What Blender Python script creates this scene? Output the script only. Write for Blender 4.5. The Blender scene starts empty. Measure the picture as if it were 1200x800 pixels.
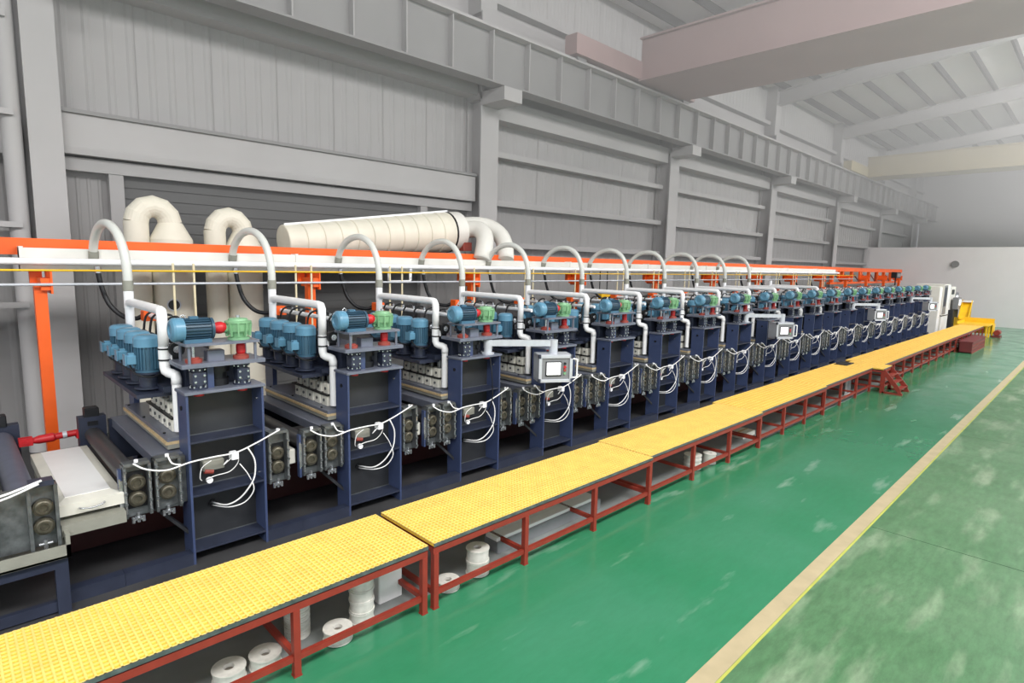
import bpy, math, random
from mathutils import Vector, Matrix
random.seed(7)
PI = math.pi
S = bpy.context.scene
C = S.collection

# ------------------------------------------------------------------ camera
cam_d = bpy.data.cameras.new('camera')
cam_d.sensor_width = 36.0
cam_d.lens = 684.6 / 1200 * 36.0
cam_d.clip_end = 300
cam = bpy.data.objects.new('camera', cam_d)
C.objects.link(cam)
R_ = Vector((0.71401886, -0.69975682, 0.02274792))
U_ = Vector((0.07667526, 0.11045113, 0.9909195))
F_ = Vector((0.69591521, 0.705791, -0.13251822))
cam.matrix_world = Matrix(((R_.x, U_.x, -F_.x, 0), (R_.y, U_.y, -F_.y, 0), (R_.z, U_.z, -F_.z, 3.0), (0, 0, 0, 1)))
S.camera = cam

# ------------------------------------------------------------------ world and lights
W = bpy.data.worlds.new('World')
S.world = W
W.use_nodes = True
bg = W.node_tree.nodes['Background']
bg.inputs['Color'].default_value = (0.93, 0.97, 1.0, 1)
bg.inputs['Strength'].default_value = 1.15

def area(name, loc, target, sx, sy, power, col=(1, 0.98, 0.95)):
    l = bpy.data.lights.new(name, 'AREA')
    l.shape = 'RECTANGLE'; l.size = sx; l.size_y = sy; l.energy = power; l.color = col
    o = bpy.data.objects.new(name, l)
    C.objects.link(o)
    o.location = loc
    d = Vector(target) - Vector(loc)
    o.rotation_euler = d.to_track_quat('-Z', 'Y').to_euler()
    return o

for i, lx in enumerate((-4, 7, 18, 29, 40)):
    area('overhead_fill', (lx, -3.5, 10.6), (lx + 0.5, 5.0, 0), 7.0, 2.2, 1500)  # added area fill, out of view and without fixtures, brightens the hall evenly

S.view_settings.view_transform = 'Standard'
S.view_settings.look = 'None'
S.view_settings.gamma = 1
S.view_settings.use_curve_mapping = False
S.view_settings.exposure = 0.12

# ------------------------------------------------------------------ materials
def lin(c):
    return tuple(((v / 255) / 12.92 if v / 255 <= 0.04045 else ((v / 255 + 0.055) / 1.055) ** 2.4) for v in c) + (1,)

def mat(name, rgb, rough=0.5, metal=0.0, var=0.08, scale=8.0, bump=0.0, rvar=0.0, coat=0.0):
    m = bpy.data.materials.new(name); m.use_nodes = True
    n = m.node_tree.nodes; L = m.node_tree.links
    b = n['Principled BSDF']
    c = lin(rgb)
    b.inputs['Roughness'].default_value = rough
    b.inputs['Metallic'].default_value = metal
    if coat: b.inputs['Coat Weight'].default_value = coat
    tc = n.new('ShaderNodeTexCoord'); nz = n.new('ShaderNodeTexNoise')
    nz.inputs['Scale'].default_value = scale; nz.inputs['Detail'].default_value = 4
    L.new(tc.outputs['Object'], nz.inputs['Vector'])
    cr = n.new('ShaderNodeValToRGB')
    cr.color_ramp.elements[0].position = 0.3; cr.color_ramp.elements[1].position = 0.7
    cr.color_ramp.elements[0].color = tuple(v * (1 - var) for v in c[:3]) + (1,)
    cr.color_ramp.elements[1].color = tuple(min(1, v * (1 + var)) for v in c[:3]) + (1,)
    L.new(nz.outputs['Fac'], cr.inputs['Fac']); L.new(cr.outputs['Color'], b.inputs['Base Color'])
    if rvar:
        mr = n.new('ShaderNodeMapRange')
        mr.inputs['To Min'].default_value = max(0.02, rough - rvar); mr.inputs['To Max'].default_value = min(1, rough + rvar)
        L.new(nz.outputs['Fac'], mr.inputs['Value']); L.new(mr.outputs['Result'], b.inputs['Roughness'])
    if bump:
        bp = n.new('ShaderNodeBump'); bp.inputs['Strength'].default_value = bump; bp.inputs['Distance'].default_value = 0.01
        L.new(nz.outputs['Fac'], bp.inputs['Height']); L.new(bp.outputs['Normal'], b.inputs['Normal'])
    return m

M = {}
M['navy'] = mat('navy_paint', (62, 74, 108), 0.38, 0.0, 0.10, 5, 0.05, 0.08)
M['navy_dark'] = mat('dark_navy_paint', (44, 50, 68), 0.45, 0.0, 0.15, 6, 0.05, 0.1)
M['charcoal'] = mat('charcoal_plate', (44, 46, 50), 0.5, 0.0, 0.15, 5)
M['black'] = mat('black_steel', (26, 27, 31), 0.45, 0.2, 0.2, 10)
M['plate'] = mat('grey_steel_plate', (112, 117, 132), 0.35, 0.2, 0.12, 6, 0.03, 0.1)
M['worn'] = mat('worn_steel', (112, 116, 118), 0.38, 0.6, 0.30, 14, 0.08, 0.15)
M['bright'] = mat('bright_steel', (205, 208, 212), 0.25, 0.85, 0.1, 20)
M['bearing'] = mat('bearing_steel', (98, 94, 82), 0.4, 0.6, 0.3, 20)
M['motor'] = mat('motor_blue', (64, 102, 126), 0.38, 0.0, 0.10, 7, 0.03)
M['motor_light'] = mat('motor_cowl_blue', (92, 140, 168), 0.33, 0.0, 0.08, 7)
M['motor_fin'] = mat('motor_fin_blue', (50, 78, 98), 0.42, 0.0, 0.1, 7)
M['green'] = mat('gearbox_green', (124, 172, 130), 0.42, 0.0, 0.1, 9, 0.05)
M['red'] = mat('coupling_red', (190, 32, 40), 0.4, 0.0, 0.12, 12)
M['redbrown'] = mat('red_oxide', (150, 66, 56), 0.45, 0.0, 0.15, 12)
M['pipe'] = mat('white_pvc', (246, 247, 250), 0.32, 0.0, 0.02, 6)
M['hose'] = mat('white_hose', (240, 240, 240), 0.35, 0.0, 0.02, 6)
M['cream'] = mat('cream_block', (226, 224, 214), 0.5, 0.0, 0.08, 12)
M['tray'] = mat('cream_tray', (214, 212, 202), 0.45, 0.0, 0.05, 5)
M['tray_top'] = mat('pale_tray_lid', (228, 228, 228), 0.4, 0.0, 0.02, 5)
M['greybeige'] = mat('grey_beige_paint', (142, 142, 132), 0.5, 0.0, 0.08, 6)
M['felt'] = mat('felt_pad', (196, 172, 132), 0.9, 0.0, 0.15, 25)
M['roller'] = mat('rubber_roller', (56, 56, 58), 0.38, 0.0, 0.15, 9)
M['roller_blue'] = mat('blue_grey_roller', (84, 88, 104), 0.42, 0.0, 0.1, 9)
M['orange'] = mat('orange_paint', (240, 98, 30), 0.42, 0.0, 0.05, 4)
M['rust'] = mat('red_oxide_frame', (138, 48, 36), 0.48, 0.0, 0.12, 9, 0.04, 0.08)
M['rust_dark'] = mat('dark_red_step', (106, 38, 40), 0.5, 0.0, 0.12, 6)
M['darkred'] = mat('dark_red_beam', (58, 18, 18), 0.6, 0.0, 0.2, 3)
M['yellow'] = mat('yellow_grating', (246, 212, 118), 0.55, 0.0, 0.07, 5)
M['yellow_deep'] = mat('yellow_deck', (234, 188, 70), 0.6, 0.0, 0.10, 4)
M['yellow_paint'] = mat('yellow_paint', (240, 190, 30), 0.45, 0.0, 0.08, 5)
M['alu'] = mat('aluminium', (196, 200, 208), 0.35, 0.2, 0.06, 10)
M['panel_grey'] = mat('panel_grey', (128, 130, 134), 0.45, 0.0, 0.03, 10)
M['beige'] = mat('beige_duct', (226, 221, 206), 0.5, 0.0, 0.05, 3, 0.03)
M['duct'] = mat('white_duct', (228, 226, 220), 0.5, 0.0, 0.04, 3, 0.02)
M['wall'] = mat('wall_sheet_grey', (166, 164, 165), 0.7, 0.0, 0.03, 1.2)
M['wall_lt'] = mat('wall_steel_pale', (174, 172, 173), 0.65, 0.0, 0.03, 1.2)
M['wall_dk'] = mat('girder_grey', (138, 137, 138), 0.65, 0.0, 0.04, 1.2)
M['shade'] = mat('shutter_grey', (100, 100, 101), 0.7, 0.0, 0.03, 1.0)
M['roof'] = mat('roof_sheet', (226, 222, 224), 0.7, 0.0, 0.02, 1)
M['purlin'] = mat('purlin_grey', (36, 36, 38), 0.7, 0.0, 0.03, 1)
M['crane_pink'] = mat('faded_pink_crane', (168, 142, 142), 0.6, 0.0, 0.06, 0.8)
M['crane_yellow'] = mat('faded_yellow_crane', (182, 170, 138), 0.6, 0.0, 0.05, 0.8)
M['tape'] = mat('cream_floor_tape', (178, 164, 132), 0.5, 0.0, 0.08, 5)
M['tape_y'] = mat('yellow_green_line', (176, 180, 84), 0.5, 0.0, 0.08, 5)
M['mat_black'] = mat('black_rubber_mat', (26, 24, 26), 0.7)
M['spool'] = mat('spool_white', (206, 204, 198), 0.6, 0.0, 0.10, 20)
M['hub'] = mat('spool_hub', (110, 104, 96), 0.7)
M['concrete'] = mat('oily_concrete', (62, 62, 64), 0.5, 0.0, 0.2, 2.5, 0.03, 0.1)
M['joint'] = mat('floor_joint', (60, 92, 64), 0.7)
M['bare'] = mat('bare_concrete', (124, 128, 128), 0.6, 0.0, 0.15, 2.5)
M['gold'] = mat('cream_tube', (226, 214, 180), 0.45)

def emit(name, rgb, s):
    m = bpy.data.materials.new(name); m.use_nodes = True
    b = m.node_tree.nodes['Principled BSDF']
    b.inputs['Base Color'].default_value = lin(rgb); b.inputs['Emission Color'].default_value = lin(rgb)
    b.inputs['Emission Strength'].default_value = s; b.inputs['Roughness'].default_value = 0.2
    return m
M['screen'] = emit('lit_screen', (245, 247, 250), 0.8)

def glass():
    m = bpy.data.materials.new('clear_hose'); m.use_nodes = True
    b = m.node_tree.nodes['Principled BSDF']
    b.inputs['Base Color'].default_value = lin((226, 228, 224)); b.inputs['Roughness'].default_value = 0.3
    b.inputs['Alpha'].default_value = 0.8
    return m
M['clear_hose'] = glass()

def window_glass():
    m = bpy.data.materials.new('window_glass'); m.use_nodes = True
    n = m.node_tree.nodes; L = m.node_tree.links
    b = n['Principled BSDF']
    t = n.new('ShaderNodeBsdfTransparent'); mx = n.new('ShaderNodeMixShader')
    mx.inputs[0].default_value = 0.15
    b.inputs['Roughness'].default_value = 0.1
    L.new(t.outputs[0], mx.inputs[1]); L.new(b.outputs[0], mx.inputs[2])
    L.new(mx.outputs[0], n['Material Output'].inputs['Surface'])
    return m
M['glass'] = window_glass()

def floor_mat(name, base, dark, pale, rough, scuff, rlo, rhi, fine=0.05):
    m = bpy.data.materials.new(name); m.use_nodes = True
    n = m.node_tree.nodes; L = m.node_tree.links
    b = n['Principled BSDF']
    tc = n.new('ShaderNodeTexCoord')
    def noise(scale, det=4, mapscale=None):
        z = n.new('ShaderNodeTexNoise'); z.inputs['Scale'].default_value = scale; z.inputs['Detail'].default_value = det
        if mapscale:
            mp = n.new('ShaderNodeMapping'); mp.inputs['Scale'].default_value = mapscale
            L.new(tc.outputs['Object'], mp.inputs['Vector']); L.new(mp.outputs['Vector'], z.inputs['Vector'])
        else:
            L.new(tc.outputs['Object'], z.inputs['Vector'])
        return z
    z1 = noise(0.55, 5)
    r1 = n.new('ShaderNodeValToRGB'); r1.color_ramp.elements[0].position = 0.35; r1.color_ramp.elements[1].position = 0.7
    r1.color_ramp.elements[0].color = lin(base); r1.color_ramp.elements[1].color = lin(dark)
    L.new(z1.outputs['Fac'], r1.inputs['Fac'])
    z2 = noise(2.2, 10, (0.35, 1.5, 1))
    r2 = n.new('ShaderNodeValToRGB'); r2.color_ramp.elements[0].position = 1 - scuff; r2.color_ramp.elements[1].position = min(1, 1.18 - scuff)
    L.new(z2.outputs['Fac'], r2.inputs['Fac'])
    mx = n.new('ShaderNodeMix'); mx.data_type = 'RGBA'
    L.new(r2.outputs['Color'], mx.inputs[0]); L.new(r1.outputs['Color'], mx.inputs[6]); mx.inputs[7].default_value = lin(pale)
    # fine scratches and a little speckle
    z5 = noise(9.0, 12, (0.5, 1.6, 1)); z5.inputs['Roughness'].default_value = 0.75
    r5 = n.new('ShaderNodeValToRGB'); r5.color_ramp.elements[0].position = 0.36; r5.color_ramp.elements[1].position = 0.66
    g0 = 1 - fine; r5.color_ramp.elements[0].color = (g0, g0, g0, 1); r5.color_ramp.elements[1].color = (1 + fine, 1 + fine, 1 + fine, 1)
    L.new(z5.outputs['Fac'], r5.inputs['Fac'])
    m5 = n.new('ShaderNodeMix'); m5.data_type = 'RGBA'; m5.blend_type = 'MULTIPLY'; m5.inputs[0].default_value = 1.0
    L.new(mx.outputs[2], m5.inputs[6]); L.new(r5.outputs['Color'], m5.inputs[7])
    L.new(m5.outputs[2], b.inputs['Base Color'])
    z3 = noise(1.4, 6)
    mr = n.new('ShaderNodeMapRange'); mr.inputs['From Min'].default_value = 0.3; mr.inputs['From Max'].default_value = 0.7
    mr.inputs['To Min'].default_value = rlo; mr.inputs['To Max'].default_value = rhi
    L.new(z3.outputs['Fac'], mr.inputs['Value']); L.new(mr.outputs['Result'], b.inputs['Roughness'])
    z4 = noise(3.0, 3)
    bp = n.new('ShaderNodeBump'); bp.inputs['Strength'].default_value = 0.12; bp.inputs['Distance'].default_value = 0.02
    L.new(z4.outputs['Fac'], bp.inputs['Height']); L.new(bp.outputs['Normal'], b.inputs['Normal'])
    return m
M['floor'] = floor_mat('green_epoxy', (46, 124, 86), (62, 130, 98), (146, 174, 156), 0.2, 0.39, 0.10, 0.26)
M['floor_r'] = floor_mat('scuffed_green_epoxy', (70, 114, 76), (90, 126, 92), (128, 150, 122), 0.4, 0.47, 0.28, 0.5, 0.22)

# ------------------------------------------------------------------ mesh builder
class MB:
    def __init__(s): s.v = []; s.f = []; s.sm = []
    def quad(s, pts, smooth=False):
        i = len(s.v); s.v += [tuple(p) for p in pts]; s.f.append(tuple(range(i, i + len(pts)))); s.sm.append(smooth); return s
    def box(s, x0, x1, y0, y1, z0, z1, c=0.0):
        if x0 > x1: x0, x1 = x1, x0
        if y0 > y1: y0, y1 = y1, y0
        if z0 > z1: z0, z1 = z1, z0
        i = len(s.v)
        if c <= 0:
            s.v += [(x0, y0, z0), (x1, y0, z0), (x1, y1, z0), (x0, y1, z0), (x0, y0, z1), (x1, y0, z1), (x1, y1, z1), (x0, y1, z1)]
            for q in ((3, 2, 1, 0), (4, 5, 6, 7), (0, 1, 5, 4), (1, 2, 6, 5), (2, 3, 7, 6), (3, 0, 4, 7)):
                s.f.append(tuple(i + k for k in q)); s.sm.append(False)
        else:  # chamfered top edges and vertical corners
            def ring(d, z): return [(x0 + d, y0, z), (x1 - d, y0, z), (x1, y0 + d, z), (x1, y1 - d, z), (x1 - d, y1, z), (x0 + d, y1, z), (x0, y1 - d, z), (x0, y0 + d, z)]
            def ring2(d, z): return [(x0 + 1.4 * d, y0 + d, z), (x1 - 1.4 * d, y0 + d, z), (x1 - d, y0 + 1.4 * d, z), (x1 - d, y1 - 1.4 * d, z), (x1 - 1.4 * d, y1 - d, z), (x0 + 1.4 * d, y1 - d, z), (x0 + d, y1 - 1.4 * d, z), (x0 + d, y0 + 1.4 * d, z)]
            s.v += ring(c, z0) + ring(c, z1 - c) + ring2(c, z1)
            for a in (0, 8):
                for k in range(8):
                    s.f.append((i + a + k, i + a + (k + 1) % 8, i + a + 8 + (k + 1) % 8, i + a + 8 + k)); s.sm.append(False)
            s.f.append(tuple(i + 16 + k for k in range(8))); s.sm.append(False)
            s.f.append(tuple(i + 7 - k for k in range(8))); s.sm.append(False)
        return s
    def obox(s, p0, p1, w, h, up=(0, 0, 1)):
        p0, p1 = Vector(p0), Vector(p1); d = (p1 - p0).normalized(); u = Vector(up)
        r = d.cross(u)
        if r.length < 1e-4: r = d.cross(Vector((1, 0, 0)))
        r.normalize(); u = r.cross(d)
        i = len(s.v)
        for p in (p0, p1):
            for a, b in ((-1, -1), (1, -1), (1, 1), (-1, 1)): s.v.append(tuple(p + r * (a * w / 2) + u * (b * h / 2)))
        for q in ((0, 1, 2, 3), (7, 6, 5, 4), (0, 4, 5, 1), (1, 5, 6, 2), (2, 6, 7, 3), (3, 7, 4, 0)):
            s.f.append(tuple(i + k for k in q)); s.sm.append(False)
        return s
    def lathe(s, p0, axis, prof, seg=16, smooth=True, cap=True):
        # prof: list of (distance along axis, radius); repeated distance gives a sharp step
        p0 = Vector(p0); d = Vector(axis).normalized()
        a = d.cross(Vector((0, 0, 1)))
        if a.length < 1e-3: a = Vector((1, 0, 0))
        a.normalize(); b = d.cross(a)
        def ring(t, r):
            i = len(s.v)
            for k in range(seg):
                q = 2 * PI * k / seg
                s.v.append(tuple(p0 + d * t + (a * math.cos(q) + b * math.sin(q)) * r))
            return i
        for (t0, r0), (t1, r1) in zip(prof[:-1], prof[1:]):
            i = ring(t0, r0); j = ring(t1, r1)
            for k in range(seg):
                k2 = (k + 1) % seg
                s.f.append((i + k, i + k2, j + k2, j + k)); s.sm.append(smooth and abs(t1 - t0) > 1e-6)
        if cap:
            for (t, r), rev in ((prof[0], True), (prof[-1], False)):
                if r > 1e-5:
                    i = ring(t, r); q = [i + k for k in range(seg)]
                    s.f.append(tuple(reversed(q)) if rev else tuple(q)); s.sm.append(False)
        return s
    def cyl(s, p0, p1, r, seg=12, r1=None):
        d = Vector(p1) - Vector(p0)
        return s.lathe(p0, d, [(0, r), (d.length, r if r1 is None else r1)], seg)
    def tube(s, pts, r, seg=8, sub=4, rib=0.0):
        P = [Vector(p) for p in pts]
        if sub > 1 and len(P) > 2:
            Q = []
            for i in range(len(P) - 1):
                a = P[max(i - 1, 0)]; b = P[i]; c = P[i + 1]; e = P[min(i + 2, len(P) - 1)]
                for k in range(sub):
                    t = k / sub
                    Q.append(0.5 * ((2 * b) + (c - a) * t + (2 * a - 5 * b + 4 * c - e) * t * t + (3 * b - a - 3 * c + e) * t ** 3))
            Q.append(P[-1]); P = Q
        n = len(P); i0 = len(s.v); prev = None
        for i, p in enumerate(P):
            d = (P[min(i + 1, n - 1)] - P[max(i - 1, 0)]).normalized()
            if prev is None:
                a = d.cross(Vector((0, 0, 1)))
                if a.length < 1e-3: a = Vector((1, 0, 0))
            else:
                a = prev - d * prev.dot(d)
            a.normalize(); prev = a; b = d.cross(a)
            rr = r * (1 + (rib if i % 2 else -rib))
            for k in range(seg):
                q = 2 * PI * k / seg; s.v.append(tuple(p + (a * math.cos(q) + b * math.sin(q)) * rr))
        for i in range(n - 1):
            for k in range(seg):
                k2 = (k + 1) % seg
                s.f.append((i0 + i * seg + k, i0 + i * seg + k2, i0 + (i + 1) * seg + k2, i0 + (i + 1) * seg + k)); s.sm.append(True)
        s.f.append(tuple(i0 + k for k in reversed(range(seg)))); s.sm.append(False)
        s.f.append(tuple(i0 + (n - 1) * seg + k for k in range(seg))); s.sm.append(False)
        return s
    def mesh(s, name, m):
        me = bpy.data.meshes.new(name); me.from_pydata(s.v, [], s.f)
        me.polygons.foreach_set('use_smooth', s.sm); me.materials.append(m); me.update(); return me
    def build(s, name, m, parent=None, loc=(0, 0, 0), rz=0.0):
        o = bpy.data.objects.new(name, s.mesh(name, M[m])); C.objects.link(o)
        o.location = loc; o.rotation_euler = (0, 0, rz)
        if parent is not None: o.parent = parent
        return o

def put(me, name, parent=None, loc=(0, 0, 0), rz=0.0):
    o = bpy.data.objects.new(name, me); C.objects.link(o); o.location = loc; o.rotation_euler = (0, 0, rz)
    if parent is not None: o.parent = parent
    return o

def tag(o, label, cat, group=None):
    o['label'] = label; o['category'] = cat
    if group: o['group'] = group
    return o

def thing(name, label, cat, loc=(0, 0, 0), group=None, rz=0.0):
    o = bpy.data.objects.new(name, None); C.objects.link(o); o.location = loc; o.rotation_euler = (0, 0, rz)
    o.empty_display_size = 0.1
    return tag(o, label, cat, group)

def struct(o):
    o['kind'] = 'structure'; return o

def copy_tree(o, parent=None, skip=()):
    c = o.copy(); C.objects.link(c)
    if parent is not None: c.parent = parent
    for ch in list(o.children):
        if ch.name.split('.')[0] not in skip: copy_tree(ch, c, skip)
    return c

ORD = ['first', 'second', 'third', 'fourth', 'fifth', 'sixth', 'seventh', 'eighth', 'ninth', 'tenth', 'eleventh', 'twelfth',
       'thirteenth', 'fourteenth', 'fifteenth', 'sixteenth', 'seventeenth', 'eighteenth', 'nineteenth', 'twentieth']

# ================================================================== SETTING
YW = 11.5          # inner face of the left-hand wall
XE = 43.5          # far partition
# floors
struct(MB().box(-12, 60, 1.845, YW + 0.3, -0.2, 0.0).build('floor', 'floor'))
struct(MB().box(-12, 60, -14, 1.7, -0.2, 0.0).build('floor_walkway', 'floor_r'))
ln = MB().box(-12, 60, 1.70, 1.845, -0.2, 0.003)
struct(ln.build('trim_1', 'tape'))
struct(MB().box(-12, 60, 1.675, 1.697, 0.0, 0.002).build('trim_2', 'tape_y'))
struct(MB().box(-12, 43, 4.98, YW, 0.0, 0.004).build('floor_machine_bed', 'concrete'))
struct(MB().box(-12, 36, 4.02, 4.98, 0.0, 0.004).build('floor_under_walkway', 'bare'))
# expansion joints of the scuffed floor
for x in (-3.9, 1.9, 7.7, 13.5, 19.3, 25.1):
    struct(MB().box(x, x + 0.012, -14, 1.66, 0.0, 0.0012).build('trim_joint', 'joint'))

# left wall: corrugated sheets between girts
wall = struct(MB().box(-12, 60, YW + 0.12, YW + 0.3, 0.0, 8.9).build('wall_left', 'wall'))
def corr(w, h, n=5, d=0.016):
    m = MB(); st = w / n; pts = []
    for i in range(n):
        x = i * st
        pts += [(x, 0), (x + st * 0.58, 0), (x + st * 0.70, -d), (x + st * 0.88, -d)]
    pts.append((w, 0))
    for (xa, ya), (xb, yb) in zip(pts[:-1], pts[1:]):
        m.quad([(xa, ya, 0), (xb, yb, 0), (xb, yb, h), (xa, ya, h)])
    return m
COLX = [1.14, 9.97, 18.67, 27.3, 36.3, 45.1, 53.9]
rows = [(0.0, 1.9), (1.95, 3.45), (3.55, 4.45), (4.6, 5.7), (5.8, 7.0)]
def add_sheets(x0, x1, z0, z1, pw=1.17):
    n = max(1, round((x1 - x0) / pw)); w = (x1 - x0) / n
    me = corr(w - 0.012, z1 - z0, 4 if w < 1.3 else 5).mesh('wall_sheet', M['wall'])
    for i in range(n):
        put(me, 'wall_sheet', wall, (x0 + i * w, YW + 0.11, z0))
# bay with the big dark shutter: sheets only above it
add_sheets(-7.5, 0.85, 0.0, 4.4, 1.4); add_sheets(-7.5, 0.85, 5.1, 7.1, 1.4)
add_sheets(1.45, 2.05, 0.0, 4.2, 0.6)
add_sheets(1.45, 9.65, 5.12, 7.1)
add_sheets(8.35, 9.65, 0.0, 4.2, 1.3)
for a, b in zip(COLX[1:-1], COLX[2:]):
    for z0, z1 in ((0.0, 3.4), (3.55, 4.45), (4.6, 5.65), (5.85, 7.0)):
        add_sheets(a + 0.3, b - 0.3, z0, z1, 2.0)
# girts (horizontal rails) with a bright upper face
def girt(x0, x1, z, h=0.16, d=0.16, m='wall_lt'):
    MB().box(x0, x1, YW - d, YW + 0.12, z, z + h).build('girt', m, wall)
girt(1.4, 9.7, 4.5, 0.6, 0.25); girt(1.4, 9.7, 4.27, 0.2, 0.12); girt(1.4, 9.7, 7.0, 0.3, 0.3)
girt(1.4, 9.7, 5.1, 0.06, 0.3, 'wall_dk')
girt(-7.5, 0.9, 4.4, 0.5, 0.2); girt(-7.5, 0.9, 3.2, 0.14, 0.18)
for a, b in zip(COLX[1:-1], COLX[2:]):
    for z in (3.4, 4.46, 5.68): girt(a + 0.3, b - 0.3, z, 0.14, 0.2)
    girt(a + 0.3, b - 0.3, 6.55, 0.5, 0.35)
# columns
for i, x in enumerate(COLX):
    w = 0.29 if i else 0.2
    if i == 0: x = 1.30
    c = MB()
    c.box(x - w, x + w, YW - 0.45, YW - 0.40, 0, 8.9); c.box(x - w, x + w, YW + 0.05, YW + 0.1, 0, 8.9); c.box(x - 0.12, x + 0.12, YW - 0.40, YW + 0.05, 0, 8.9)
    c.box(x - w, x + w, YW - 0.47, YW + 0.05, 6.9, 7.05)
    c.box(x - w, x + w, YW - 1.25, YW - 0.45, 6.75, 7.05)
    col = c.build('column', 'wall_lt', wall)
# round rain pipe beside first column
MB().cyl((0.93, YW - 0.32, 0), (0.93, YW - 0.32, 8.9), 0.12, 16).build('rain_pipe', 'wall_lt', wall)
MB().cyl((0.30, YW - 0.30, 0), (0.30, YW - 0.30, 8.9), 0.10, 16).build('rain_pipe', 'wall_lt', wall)
for z in (2.2, 3.35, 4.9, 6.2):
    MB().box(0.1, 0.95, YW - 0.5, YW - 0.44, z, z + 0.08).build('pipe_clamp', 'wall_lt', wall)
# big shutter door
dr = struct(MB().box(2.3, 8.16, YW + 0.06, YW + 0.1, 0, 4.27).build('door_1', 'shade'))
sl = MB().box(2.3, 8.16, YW + 0.03, YW + 0.06, 0.0, 0.165).mesh('shutter_slat', M['shade'])
for k in range(24): put(sl, 'shutter_slat', dr, (0, 0, k * 0.178))
MB().box(2.1, 2.3, YW - 0.1, YW + 0.1, 0, 4.4).build('jamb', 'wall_lt', dr)
MB().box(8.16, 8.36, YW - 0.1, YW + 0.1, 0, 4.4).build('jamb', 'wall_lt', dr)
# crane runway girder on the wall columns
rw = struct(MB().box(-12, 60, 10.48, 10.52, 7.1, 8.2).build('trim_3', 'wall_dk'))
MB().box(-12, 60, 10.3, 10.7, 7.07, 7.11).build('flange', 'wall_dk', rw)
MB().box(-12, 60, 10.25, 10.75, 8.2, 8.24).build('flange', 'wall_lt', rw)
stf = MB().box(0, 0.03, 10.32, 10.48, 7.11, 8.2).mesh('stiffener', M['wall'])
for k in range(58): put(stf, 'stiffener', rw, (-7 + k * 1.17, 0, 0))
MB().box(-12, 60, 10.44, 10.56, 8.24, 8.36).build('crane_rail', 'wall_lt', rw)
MB().box(-12, 60, 10.72, YW, 8.14, 8.2).build('catwalk', 'wall_lt', rw)
# upper wall above the runway
up = struct(MB().box(-12, 60, YW + 0.12, YW + 0.3, 8.9, 11.2).build('wall_left_upper', 'wall_lt'))
MB().box(-12, 60, YW - 0.15, YW + 0.12, 9.35, 9.5).build('girt', 'wall_lt', up)
for x in COLX: MB().box(x - 0.26, x + 0.26, YW - 0.35, YW + 0.12, 8.9, 11.0).build('column', 'wall_lt', up)
us = corr(1.16, 1.6, 4).mesh('wall_sheet', M['wall_lt'])
for k in range(52): put(us, 'wall_sheet', up, (2 + k * 1.17, YW + 0.11, 9.5))

# roof
SL = 0.12
def rz(y): return 11.0 + (YW - y) * SL
roof = struct(MB().quad([(-12, YW + 0.3, rz(YW + 0.3)), (60, YW + 0.3, rz(YW + 0.3)), (60, -8, rz(-8)), (-12, -8, rz(-8))])
              .quad([(-12, -8, rz(-8) + 0.1), (60, -8, rz(-8) + 0.1), (60, YW + 0.3, rz(YW + 0.3) + 0.1), (-12, YW + 0.3, rz(YW + 0.3) + 0.1)]).build('ceiling', 'roof'))
for k in range(16):
    y = 10.9 - k * 1.22
    MB().obox((-12, y, rz(y) - 0.14), (60, y, rz(y) - 0.14), 0.09, 0.26).build('purlin', 'purlin', roof)
for x in [c + 8.78 * 0 for c in COLX] + [-7.6]:
    r = MB()
    for hw, zo, h in ((0.02, -0.55, 0.6), (0.16, -0.84, 0.04), (0.16, -0.27, 0.04)):
        r.obox((x, YW, rz(YW) + zo), (x, -8, rz(-8) + zo), hw * 2, h)
    r.build('rafter', 'wall_lt', roof)

# far partition, and the hall end behind it
struct(MB().box(XE, XE + 0.15, -14, YW, 0, 4.55).build('wall_far', 'roof'))
struct(MB().box(58, 58.2, -14, YW, 0, 12).build('wall_end', 'roof'))
MB().cyl((XE, 6.6, 3.55), (XE - 0.12, 6.6, 3.55), 0.2, 16).build('vent_cover', 'wall_dk', bpy.data.objects['wall_far'])

# thin haze hanging along the wall and under the roof behind the line
def haze_mat(name, dens):
    hm = bpy.data.materials.new(name); hm.use_nodes = True
    hn = hm.node_tree.nodes; hn.clear()
    ho = hn.new('ShaderNodeOutputMaterial'); hv = hn.new('ShaderNodeVolumeScatter')
    hv.inputs['Color'].default_value = (0.97, 0.97, 0.98, 1); hv.inputs['Density'].default_value = dens
    hm.node_tree.links.new(hv.outputs[0], ho.inputs['Volume'])
    M[name] = hm
haze_mat('haze_low', 0.45); haze_mat('haze_high', 0.028)
struct(MB().box(-11.5, 57.5, 11.1, YW + 0.02, 0.02, 4.6).build('haze_layer_low', 'haze_low'))
struct(MB().box(-11.5, 57.5, -7.8, YW + 0.02, 4.62, 10.9).build('haze_layer_high', 'haze_high'))

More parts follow.
